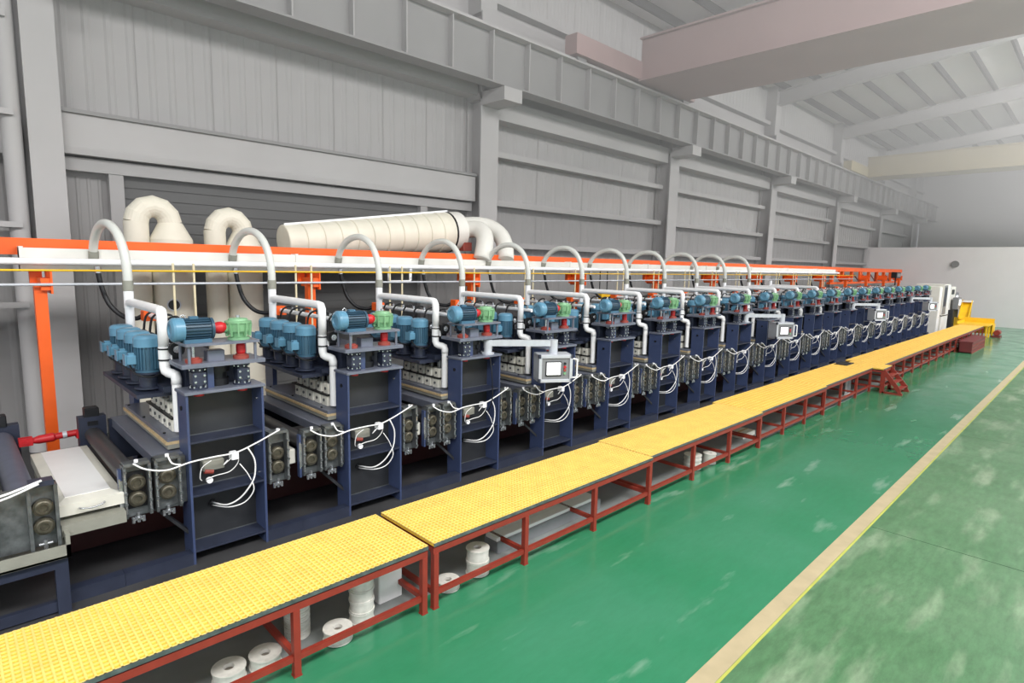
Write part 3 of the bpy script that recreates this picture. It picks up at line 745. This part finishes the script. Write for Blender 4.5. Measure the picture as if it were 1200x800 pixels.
# swan-neck ducts and their cylinders
def swan(x, s, label, hole):
    t = thing('dust_collector', label, 'duct', (x, 10.3, 0), 'swan-neck dust collectors')
    r = 0.165 * s; X2 = 0.58 * s; zt = 3.86 - (0.08 if not hole else 0)
    pts = [(0.12, 0, 1.0), (0.12, 0, zt - 0.38)]
    cx = 0.12 + (X2 - 0.12) / 2; rad = (X2 - 0.12) / 2
    seg = MB()
    ring = []
    n = 6
    arc = [(cx - rad * math.cos(PI * i / n), 0, zt - 0.38 + rad * 1.1 * math.sin(PI * i / n)) for i in range(n + 1)]
    MB().cyl((0.12, 0, 0.4), (0.12, 0, zt - 0.36), r, 22).build('riser', 'beige', t)
    m = MB().tube(arc, r, 22, 1)
    m.sm = [False] * len(m.sm)
    m.build('swan_neck', 'beige', t)
    MB().lathe((X2, 0, zt - 0.78), (0, 0, 1), [(0.0, 0.30 * s), (0.16, 0.30 * s), (0.42, r)], 26, True, False).build('cone', 'beige', t)
    o = MB().cyl((X2, 0, 0.0), (X2, 0, zt - 0.78), 0.285 * s, 28).build('drum', 'beige', t)
    for z in (0.9, 1.75, 2.45): MB().lathe((X2, 0, z), (0, 0, 1), [(0, 0.285 * s), (0, 0.292 * s), (0.02, 0.292 * s), (0.02, 0.285 * s)], 28).build('seam_ring', 'beige', o)
    if hole:
        a = Vector((-0.28, -1, 0)).normalized()
        p = Vector((X2, 0, 2.25)) + a * 0.27 * s
        MB().lathe(p, a, [(0, 0.095), (0.04, 0.095), (0.04, 0.078), (0.02, 0.078)], 22).build('manhole_rim', 'alu', o)
        MB().lathe(p, a, [(0, 0.078), (0.025, 0.078)], 22).build('manhole_glass', 'charcoal', o)
    return t
swan(2.08, 1.0, 'beige swan-neck dust collector, the nearer one with a round sight glass', True)
swan(3.18, 0.98, 'beige swan-neck dust collector, the farther one, plain-sided', False)

# big lagged duct above the rack
t = thing('lagged_duct', 'big beige lagged duct lying above the orange beam, ending in two elbows', 'duct', (4.3, 10.0, 0))
p0 = Vector((0, 0.0, 3.28)); p1 = Vector((3.5, 0.0, 3.62)); ax = (p1 - p0); Ld = ax.length; ax.normalize()
n = 11
for i in range(n):
    ta, tb = Ld * i / n, Ld * (i + 1) / n
    ra = 0.27 + 0.15 * i / n; rb = 0.27 + 0.15 * (i + 1) / n
    MB().lathe(p0 + ax * ta, ax, [(0, ra), (0.012, ra + 0.012), (tb - ta - 0.012, rb), (tb - ta, rb - 0.01)], 28).build('duct_section', 'beige', t)
MB().lathe(p1 + ax * 0.0, ax, [(0, 0.43), (0.03, 0.43)], 28).build('black_strap', 'black', t)
MB().lathe(p1 + ax * 0.03, ax, [(0, 0.42), (0.28, 0.42)], 28).build('end_section', 'duct', t)
MB().obox((0.0, -0.05, 3.57), (3.5, -0.05, 4.06), 0.03, 0.035).build('edge_strip', 'pipe', t)
for q in ([(3.70, -0.08, 3.60), (3.95, -0.26, 3.70), (4.04, -0.50, 3.68), (3.98, -0.72, 3.52), (3.84, -0.86, 3.28), (3.74, -0.90, 3.06)],
          [(3.72, 0.10, 3.66), (4.10, 0.02, 3.80), (4.45, -0.18, 3.80), (4.60, -0.45, 3.66), (4.58, -0.70, 3.40), (4.46, -0.86, 3.06)]):
    MB().tube(q, 0.18, 22, 3).build('elbow', 'duct', t)
MB().box(3.72, 3.95, -0.35, -0.1, 3.24, 3.42, 0.01).build('junction_box', 'redbrown', t)

# ================================================================== WALKWAY PLATFORMS
ZP = 0.616
def platform(x0, x1, y0, y1, nb, label, fine=True, front_legs=True, dy=0.0):
    t = thing('walkway_platform', label, 'platform', (x0, y0, 0), 'yellow walkway platforms')
    L, Wd = x1 - x0, y1 - y0
    MB().box(0, L, 0, Wd, ZP - 0.032, ZP - 0.010).build('deck_sheet', 'yellow_deep', t)
    g = MB(); st = 0.042 if fine else 0.085
    nx = int(L / st); ny = int(Wd / st)
    for i in range(nx + 1):
        x = min(L - 0.006, i * L / nx); g.box(max(0, x - 0.007), x + 0.006, 0, Wd, ZP - 0.012, ZP)
    for j in range(ny + 1):
        y = min(Wd - 0.006, j * Wd / ny); g.box(0, L, max(0, y - 0.006), y + 0.006, ZP - 0.012, ZP - 0.002)
    go = g.build('grating', 'yellow', t); go['kind'] = 'stuff'
    MB().box(0, L, -0.006, 0.0, ZP - 0.036, ZP - 0.006).build('edge_strip', 'worn', t)
    zr = ZP - 0.05
    for y in (0.0, Wd - 0.05):
        MB().box(0, L, y + 0.005, y + 0.05, zr - 0.055, zr).build('top_rail', 'rust', t)
        MB().box(0.02, L - 0.02, y + 0.01, y + 0.045, 0.12, 0.165).build('bottom_rail', 'rust', t)
        MB().box(0.02, L - 0.02, y + 0.012, y + 0.04, zr, ZP - 0.033).build('packing_strip', 'navy_dark', t)
    leg = MB().box(-0.025, 0.025, 0.0, 0.05, 0.0, zr - 0.055).box(-0.03, 0.03, -0.004, 0.054, 0, 0.01).mesh('leg', M['rust'])
    tie = MB().box(-0.02, 0.02, 0.05, Wd - 0.05, 0.125, 0.165).mesh('cross_tie', M['rust'])
    tie2 = MB().box(-0.02, 0.02, 0.05, Wd - 0.05, zr - 0.05, zr - 0.01).mesh('cross_tie', M['rust'])
    for i in range(nb + 1):
        x = 0.03 + (L - 0.06) * i / nb
        put(leg, 'leg', t, (x, 0, 0)); put(leg, 'leg', t, (x, Wd - 0.05, 0))
        put(tie, 'cross_tie', t, (x, 0, 0)); put(tie2, 'cross_tie', t, (x, 0, 0))
    return t
secs = [(-4.12, -0.66), (-0.62, 2.805), (2.865, 6.295), (6.32, 9.755), (9.775, 13.09), (13.11, 16.62)]
LP = {1: 'yellow grated walkway platform nearest the camera, spools stored beneath', 2: 'second yellow walkway platform, a long pale plank lying beneath it',
      0: 'yellow walkway platform just left of the frame edge, nearest the camera side', 3: 'third yellow walkway platform from the camera with a ring stack beneath',
      4: 'fourth yellow walkway platform from the camera, fully open beneath', 5: 'fifth yellow walkway platform, ending at the red stairs'}
for i, (a, b) in enumerate(secs):
    if i == 0: continue
    yy = 3.80 + max(0, (a - 3)) * 0.014
    platform(a, b, yy, yy + 0.835 + (0.03 if i > 3 else 0), 3, LP[i], i < 4)
far = [(17.45, 20.9), (20.92, 24.4), (24.42, 27.9), (27.92, 31.3), (31.32, 34.6)]
LF = ['yellow walkway platform just past the red stairs', 'second yellow walkway platform past the red stairs', 'third yellow walkway platform past the red stairs',
      'yellow walkway platform behind the dark red step box', 'last yellow walkway platform beside the yellow chute']
for (a, b), lb in zip(far, LF):
    platform(a, b, 3.89, 4.80, 3, lb, False)
# landing at stair head
platform(16.63, 17.43, 3.70, 4.62, 1, 'short yellow landing at the head of the red stairs', False)
# red stairs
t = thing('stairs', 'small red steel stairs leading off the walkway landing', 'stairs', (16.66, 3.70, 0))
for x in (0.0, 0.68):
    MB().obox((x + 0.02, -0.02, 0.50), (x + 0.02, -0.40, 0.03), 0.035, 0.07).build('stringer', 'rust', t)
    MB().obox((x + 0.02, 0.0, 0.60), (x + 0.02, -0.38, 0.14), 0.022, 0.03).build('rail', 'rust', t)
    MB().box(x, x + 0.04, -0.04, 0.0, 0, 0.58).box(x, x + 0.04, -0.44, 0.0, 0, 0.04).build('stair_frame', 'rust', t)
    MB().box(x, x + 0.04, -0.40, -0.37, 0.04, 0.16).build('baluster', 'rust', t)
for i in range(3):
    z = 0.13 + i * 0.15; y = -0.39 + i * 0.115
    MB().box(0.04, 0.68, y, y + 0.13, z, z + 0.02).build('tread', 'rust', t)
# dark red step box
t = thing('step_box', 'dark red steel step box standing against the far walkway', 'step', (27.8, 3.38, 0))
MB().box(0, 3.3, 0.0, 0.46, 0.40, 0.44).build('top_sheet', 'rust_dark', t)
MB().box(0.02, 3.2, 0.02, 0.06, 0.02, 0.40).box(0.0, 0.04, 0.02, 0.44, 0.0, 0.40).build('panel', 'rust_dark', t)
for z in (0.14, 0.27): MB().box(0.0, 3.22, 0.0, 0.03, z, z + 0.015).build('rib', 'rust', t)
MB().box(0.0, 3.3, 0.40, 0.44, 0.0, 0.40).build('panel', 'rust_dark', t)
for y in (0.02, 0.40): MB().box(3.24, 3.3, y, y + 0.05, 0, 0.40).build('leg', 'rust_dark', t)
MB().box(0.0, 3.3, 0.0, 0.46, 0.0, 0.03).build('bottom_frame', 'rust', t)
tag(MB().box(16.35, 16.95, 4.45, 4.75, ZP + 0.001, ZP + 0.016, 0.005).build('rubber_mat', 'mat_black'), 'black rubber mat on the walkway by the stair landing', 'mat')

# ---------------------------------------------------------------- spools and stock under the walkway
def spool(x, y, z, r, h, label, group='white spools stored under the walkway'):
    t = thing('spool', label, 'spool', (x, y, z), group)
    MB().lathe((0, 0, 0), (0, 0, 1), [(0, r), (0.012, r), (0.012, r * 0.93), (h - 0.012, r * 0.93), (h - 0.012, r), (h, r), (h, r * 0.32), (h - 0.03, r * 0.30), (h - 0.03, 0)], 24, True, False).build('reel', 'spool', t)
    MB().lathe((0, 0, h - 0.029), (0, 0, 1), [(0, r * 0.29), (0.004, r * 0.29)], 16).build('hub', 'hub', t)
    return t
sp = [(1.28, 4.10, 'leftmost flat white spool on the floor under the nearest walkway'), (1.53, 4.08, 'flat white spool, second from the left under the nearest walkway'),
      (2.07, 4.00, 'flat beige spool in front of the tall spool stack under the nearest walkway')]
for x, y, l in sp: spool(x, y, 0.005, 0.115, 0.10, l)
pos = ['bottom', 'second from bottom', 'third from bottom', 'top']
for i in range(4): spool(2.34 + 0.004 * (i % 2), 4.10, 0.005 + i * 0.095, 0.105, 0.093, '%s white spool of the four-high stack under the nearest walkway' % pos[i])
for i in range(8): spool(1.86, 4.27, 0.005 + i * 0.042, 0.10, 0.04, 'thin white ring, %s from the bottom of the slim ring stack under nearest walkway' % ORD[i], 'thin rings in the slim stack')
spool(3.18, 4.0, 0.005, 0.11, 0.08, 'low white spool just inside the left end of the second walkway')
for i in range(2): spool(3.56, 4.02, 0.005 + i * 0.13, 0.115, 0.128, '%s spool of the pair stacked under the second walkway' % ('lower', 'upper')[i])
for i in range(3): spool(7.95, 4.12, 0.005 + i * 0.07, 0.13, 0.068, '%s ring of the three-high stack under the third walkway' % ('bottom', 'middle', 'top')[i])
spool(8.35, 4.05, 0.005, 0.10, 0.16, 'single white spool beside the ring stack under the third walkway')
t = thing('white_box', 'plain white box standing under the right end of the nearest walkway', 'box', (2.56, 4.18, 0))
MB().box(0, 0.24, 0, 0.3, 0.004, 0.40, 0.01).build('box_body', 'tray_top', t)
MB().box(-0.005, 0.245, -0.005, 0.305, 0.40, 0.43, 0.01).build('lid', 'pipe', t)
t = thing('plank', 'long pale grey boxed plank lying under the second walkway', 'plank', (3.95, 4.14, 0))
MB().box(0, 1.75, 0.0, 0.22, 0.006, 0.13, 0.01).build('plank_body', 'panel_grey', t)
MB().box(0, 1.7, 0.02, 0.20, 0.131, 0.165, 0.006).build('plank_lid', 'tray_top', t)
t = thing('plank', 'pale board leaning upright under the fifth walkway', 'plank', (15.6, 4.2, 0))
MB().box(0, 0.3, 0, 0.04, 0.004, 0.42).build('board', 'tray_top', t)
MB().box(0.02, 0.28, -0.006, 0.0, 0.04, 0.38).build('board_face', 'panel_grey', t)
t = thing('carton', 'flat pale carton on the floor under the fourth walkway', 'box', (10.0, 4.25, 0))
MB().box(0, 0.5, 0, 0.3, 0.004, 0.08, 0.01).build('carton_body', 'tray', t); MB().box(0.0, 0.5, 0.13, 0.17, 0.08, 0.083).build('carton_tape', 'felt', t)

# ================================================================== INFEED UNIT AT THE NEAR END
t = thing('infeed_unit', 'grey infeed roller unit on a navy base, left of the cream tray', 'machine', (-0.9, 5.85, 0))
fr = MB()
for x in (0.0, 1.42): fr.box(x, x + 0.09, 0, 0.09, 0, 0.40).box(x, x + 0.09, 1.95, 2.04, 0, 0.40)
fr.build('leg', 'navy_dark', t)
MB().box(0, 1.51, 0, 0.09, 0.40, 0.50).box(0, 1.51, 1.95, 2.04, 0.40, 0.50).box(0, 0.09, 0.09, 1.95, 0.4, 0.5).box(1.42, 1.51, 0.09, 1.95, 0.4, 0.5).build('base_frame', 'navy_dark', t)
MB().box(0.09, 1.42, 0.02, 0.07, 0.02, 0.11).build('foot_rail', 'navy_dark', t)
MB().box(0, 1.53, -0.05, 2.05, 0.501, 0.52).box(0, 1.53, -0.05, -0.03, 0.50, 0.61).box(1.50, 1.53, -0.05, 2.05, 0.50, 0.70).build('drip_tray', 'greybeige', t)
MB().box(0.0, 1.30, 0.06, 0.10, 0.60, 1.12).build('side_plate', 'worn', t)
for x in (1.38, 0.98):
    o = MB().box(x - 0.1, x - 0.075, 0.0, 0.12, 0.6, 1.13).box(x + 0.075, x + 0.1, 0.0, 0.12, 0.6, 1.13).box(x - 0.1, x + 0.1, 0.08, 0.12, 0.6, 1.13).build('bearing_housing', 'worn', t)
    for z in (0.94, 0.78):
        MB().lathe((x, 0.08, z), (0, -1, 0), [(0, 0.07), (0.05, 0.07), (0.05, 0.06), (0.06, 0.06), (0.065, 0.05), (0.065, 0.032), (0.05, 0.03), (0.05, 0.0)], 18).build('bearing', 'bearing', o)
    MB().cyl((x, 0.04, 0.58), (x, 0.04, 0.66), 0.016, 8).cyl((x - 0.045, 0.04, 0.63), (x + 0.045, 0.04, 0.63), 0.014, 8).build('adjusting_screw', 'bright', o)
    MB().box(x - 0.08, x + 0.08, 0.0, 0.12, 1.13, 1.17).build('housing_cap', 'navy_dark', o)
MB().lathe((1.27, 0.12, 0.97), (0, 1, 0), [(0, 0.03), (0.08, 0.03), (0.08, 0.105), (2.2, 0.105), (2.2, 0.03), (2.28, 0.03)], 22).build('feed_roller', 'roller_blue', t)
MB().lathe((0.98, 0.12, 0.97), (0, 1, 0), [(0, 0.03), (0.08, 0.03), (0.08, 0.09), (2.2, 0.09), (2.2, 0.03), (2.28, 0.03)], 22).build('feed_roller', 'roller', t)
o = MB().box(1.13, 1.43, 2.38, 2.52, 0.5, 1.12).build('rear_housing', 'navy_dark', t)
MB().box(1.19, 1.33, 2.36, 2.50, 1.12, 1.24, 0.01).build('rear_cap', 'black', o)
MB().box(1.0, 1.12, 0.3, 2.2, 1.02, 1.10, 0.01).build('guide_bar', 'cream', t)
MB().tube([(0.3, -0.02, 1.10), (0.8, -0.05, 1.12), (1.1, -0.06, 1.13), (1.38, -0.03, 1.19)], 0.010, 8, 4).build('air_hose', 'hose', t)
MB().tube([(0.3, -0.03, 1.07), (0.8, -0.06, 1.085), (1.1, -0.07, 1.10), (1.36, -0.04, 1.17)], 0.009, 8, 4).build('air_hose', 'hose', t)
# ground rail from infeed to the first station
o = MB().box(0.62, 1.02, 5.97, 6.07, 0.0, 0.115).box(0.62, 1.02, 5.965, 6.08, 0.115, 0.125).build('ground_rail', 'navy_dark'); tag(o, 'navy floor rail joining the infeed unit to the nearest press station', 'rail')
# cream lid tray between infeed and first station
t = thing('lid_tray', 'cream tray with a pale flat lid between infeed unit and nearest station', 'tray', (0.57, 5.80, 0))
MB().box(0.02, 0.48, 0.10, 2.0, 0.64, 0.74).build('tray_beam', 'greybeige', t)
b0 = [(0.0, 0.2), (0.49, 0.2), (0.49, 2.0), (0.0, 2.0)]; i0 = [(0.08, 0.32), (0.41, 0.32), (0.41, 1.9), (0.08, 1.9)]
m = MB()
for k in range(4):
    a, b = b0[k], b0[(k + 1) % 4]; c, e = i0[(k + 1) % 4], i0[k]
    m.quad([(a[0], a[1], 0.78), (b[0], b[1], 0.78), (b[0], b[1], 0.88), (a[0], a[1], 0.88)])
    m.quad([(a[0], a[1], 0.88), (b[0], b[1], 0.88), (c[0], c[1], 0.905), (e[0], e[1], 0.905)])
m.quad([(p[0], p[1], 0.78) for p in reversed(b0)])
m.build('tray_body', 'tray', t)
MB().box(0.08, 0.41, 0.32, 1.9, 0.896, 0.909).build('lid', 'tray_top', t)
MB().tube([(0.16, 0.195, 0.83), (0.17, 0.16, 0.835), (0.25, 0.15, 0.825), (0.33, 0.16, 0.84), (0.34, 0.195, 0.84)], 0.008, 8, 3).build('handle', 'bright', t)
MB().box(0.07, 0.45, 0.3, 1.9, 0.56, 0.64).build('tray_rail', 'charcoal', t)
# red cardan shaft
t = thing('drive_shaft', 'red jointed drive shaft behind the cream tray', 'shaft', (0.5, 8.05, 0.96))
MB().lathe((0.12, 0, 0.0), (1, 0, 0.05), [(0, 0.03), (0.05, 0.045), (0.18, 0.05), (0.2, 0.036), (0.40, 0.036), (0.42, 0.03)], 14).build('shaft_tube', 'red', t)
for x in (0.0, 0.5):
    MB().box(x, x + 0.12, -0.045, -0.02, -0.04, 0.045).box(x, x + 0.12, 0.02, 0.045, -0.04, 0.045).cyl((x + 0.06, -0.055, 0.0), (x + 0.06, 0.055, 0.0), 0.022, 10).build('yoke', 'red', t)
MB().cyl((0.38, 0, 0.013), (0.42, 0, 0.015), 0.04, 14).build('shaft_band', 'alu', t)

# dark red longitudinal beam and sump under the line
t = thing('sump_beam', 'dark red steel trough running under the whole machine line', 'trough', (0.7, 7.0, 0))
MB().box(0, 33, 0.0, 0.06, 0.02, 0.52).build('front_wall', 'darkred', t)
MB().box(0, 33, 0.06, 1.1, 0.02, 0.06).build('trough_floor', 'darkred', t)
MB().box(0, 33, -0.02, 0.08, 0.52, 0.55).build('rim', 'darkred', t)

# ================================================================== FAR END
t = thing('white_cabinet', 'tall white electrical cabinet with a dark window at the end of the station row', 'cabinet', (34.75, 5.75, 0))
MB().box(0, 0.55, 0, 0.4, 0.0, 2.35, 0.01).build('cabinet_body', 'duct', t)
MB().box(0.02, 0.53, -0.015, 0.0, 0.85, 2.3).build('door', 'pipe', t)
MB().box(0.02, 0.53, -0.015, 0.0, 0.1, 0.82).build('lower_door', 'pipe', t)
t = thing('white_cabinet', 'second tall white cabinet with a long dark glass door, beside the first', 'cabinet', (35.8, 5.75, 0))
MB().box(0, 1.6, 0, 1.2, 0.0, 2.45, 0.01).build('cabinet_body', 'duct', t)
o = MB().box(0.05, 0.8, -0.02, 0.0, 0.95, 2.4).build('door', 'panel_grey', t)
MB().box(0.12, 0.72, -0.03, -0.02, 1.35, 2.3).build('dark_glass', 'navy_dark', o)
MB().box(0.05, 0.8, -0.02, 0.0, 0.1, 0.9).build('lower_door', 'pipe', t)
MB().box(-0.03, 0.0, 0.25, 1.1, 1.15, 2.3).build('side_glass', 'navy_dark', t)
MB().box(-0.03, 0.0, 0.25, 1.1, 0.15, 0.8).build('side_hatch', 'pipe', t)
MB().box(0.85, 1.55, -0.02, 0.0, 0.1, 2.4).build('side_door', 'pipe', t)
MB().box(-0.02, 1.62, -0.04, 1.22, 0.86, 0.90).build('belt_strip', 'charcoal', t)
t = thing('rewinder', 'white take-off unit with a small screen beyond the white cabinets', 'machine', (37.9, 5.6, 0))
MB().box(0, 1.5, 0, 1.4, 0.0, 1.1, 0.02).build('lower_body', 'charcoal', t)
MB().box(0.1, 1.4, 0.2, 1.3, 1.1, 2.3, 0.02).build('upper_body', 'duct', t)
MB().box(0.3, 0.9, 0.17, 0.2, 1.9, 2.15).build('black_vent', 'black', t)
o = MB().box(0.2, 1.0, -0.15, 0.1, 1.15, 1.75, 0.02).build('control_head', 'panel_grey', t)
MB().box(0.35, 0.8, -0.17, -0.15, 1.35, 1.65).build('screen', 'screen', o)
t = thing('control_desk', 'grey control head on a slim stand beside the take-off unit', 'control panel', (40.2, 5.9, 0))
MB().cyl((0.3, 0.2, 0), (0.3, 0.2, 1.3), 0.08, 12).build('stand', 'alu', t)
o = MB().box(-0.1, 0.9, 0, 0.35, 1.3, 1.95, 0.03).build('control_head', 'panel_grey', t)
MB().box(0.1, 0.6, -0.02, 0.0, 1.5, 1.8).build('screen', 'screen', o)
MB().box(-0.1, 0.9, -0.1, 0.4, 0, 0.04).build('foot', 'charcoal', t)
t = thing('yellow_chute', 'yellow inclined chute rising above the far end of the walkway', 'chute', (37.9, 4.95, 0))
MB().obox((0, 0.2, 0.62), (1.5, 0.3, 1.45), 0.4, 0.12).build('chute_bed', 'yellow_paint', t)
for y in (0.0, 0.4): MB().obox((0, y, 0.70), (1.5, y + 0.1, 1.53), 0.04, 0.2).build('side_wall', 'yellow_paint', t)
for x in (0.2, 1.5): MB().box(x, x + 0.08, 0.1, 0.6, 0, 0.62 + x * 0.5).build('leg', 'yellow_paint', t)
MB().box(1.2, 2.0, 0.1, 0.5, 1.50, 1.56).build('roof_plate', 'pipe', t)
t = thing('yellow_platform', 'yellow platform with panelled side at the very end of the walkway', 'platform', (34.7, 3.75, 0))
MB().box(0, 2.1, 0, 1.2, 0.58, 0.63).build('deck', 'yellow_paint', t)
MB().box(1.4, 2.1, -0.04, 0.0, 0.1, 0.62).box(2.06, 2.1, 0, 1.2, 0.1, 0.85).box(0, 2.1, 1.16, 1.2, 0.6, 0.75).build('side_panel', 'yellow_paint', t)
for x in (0.05, 1.0, 2.0):
    for y in (0.02, 1.1): MB().box(x, x + 0.07, y, y + 0.07, 0, 0.58).build('leg', 'yellow_paint', t)
t = thing('red_pump', 'small red pump on the floor under the far yellow platform', 'pump', (36.0, 3.4, 0))
MB().box(0, 0.7, 0, 0.3, 0.0, 0.08).build('base', 'rust_dark', t)
MB().cyl((0.1, 0.15, 0.22), (0.6, 0.15, 0.22), 0.13, 14).build('pump_body', 'rust', t)
t = thing('wall_lamp', 'black box lamp on a bracket above the end of the station row', 'lamp', (34.6, 7.6, 2.35))
MB().box(0, 0.05, 0, 0.05, 0, 0.35).build('bracket', 'black', t); MB().box(-0.35, 0.45, -0.1, 0.15, 0.35, 0.65, 0.02).build('lamp_body', 'black', t)
MB().box(-0.25, 0.35, -0.11, -0.1, 0.42, 0.58).build('lamp_glass', 'panel_grey', t)
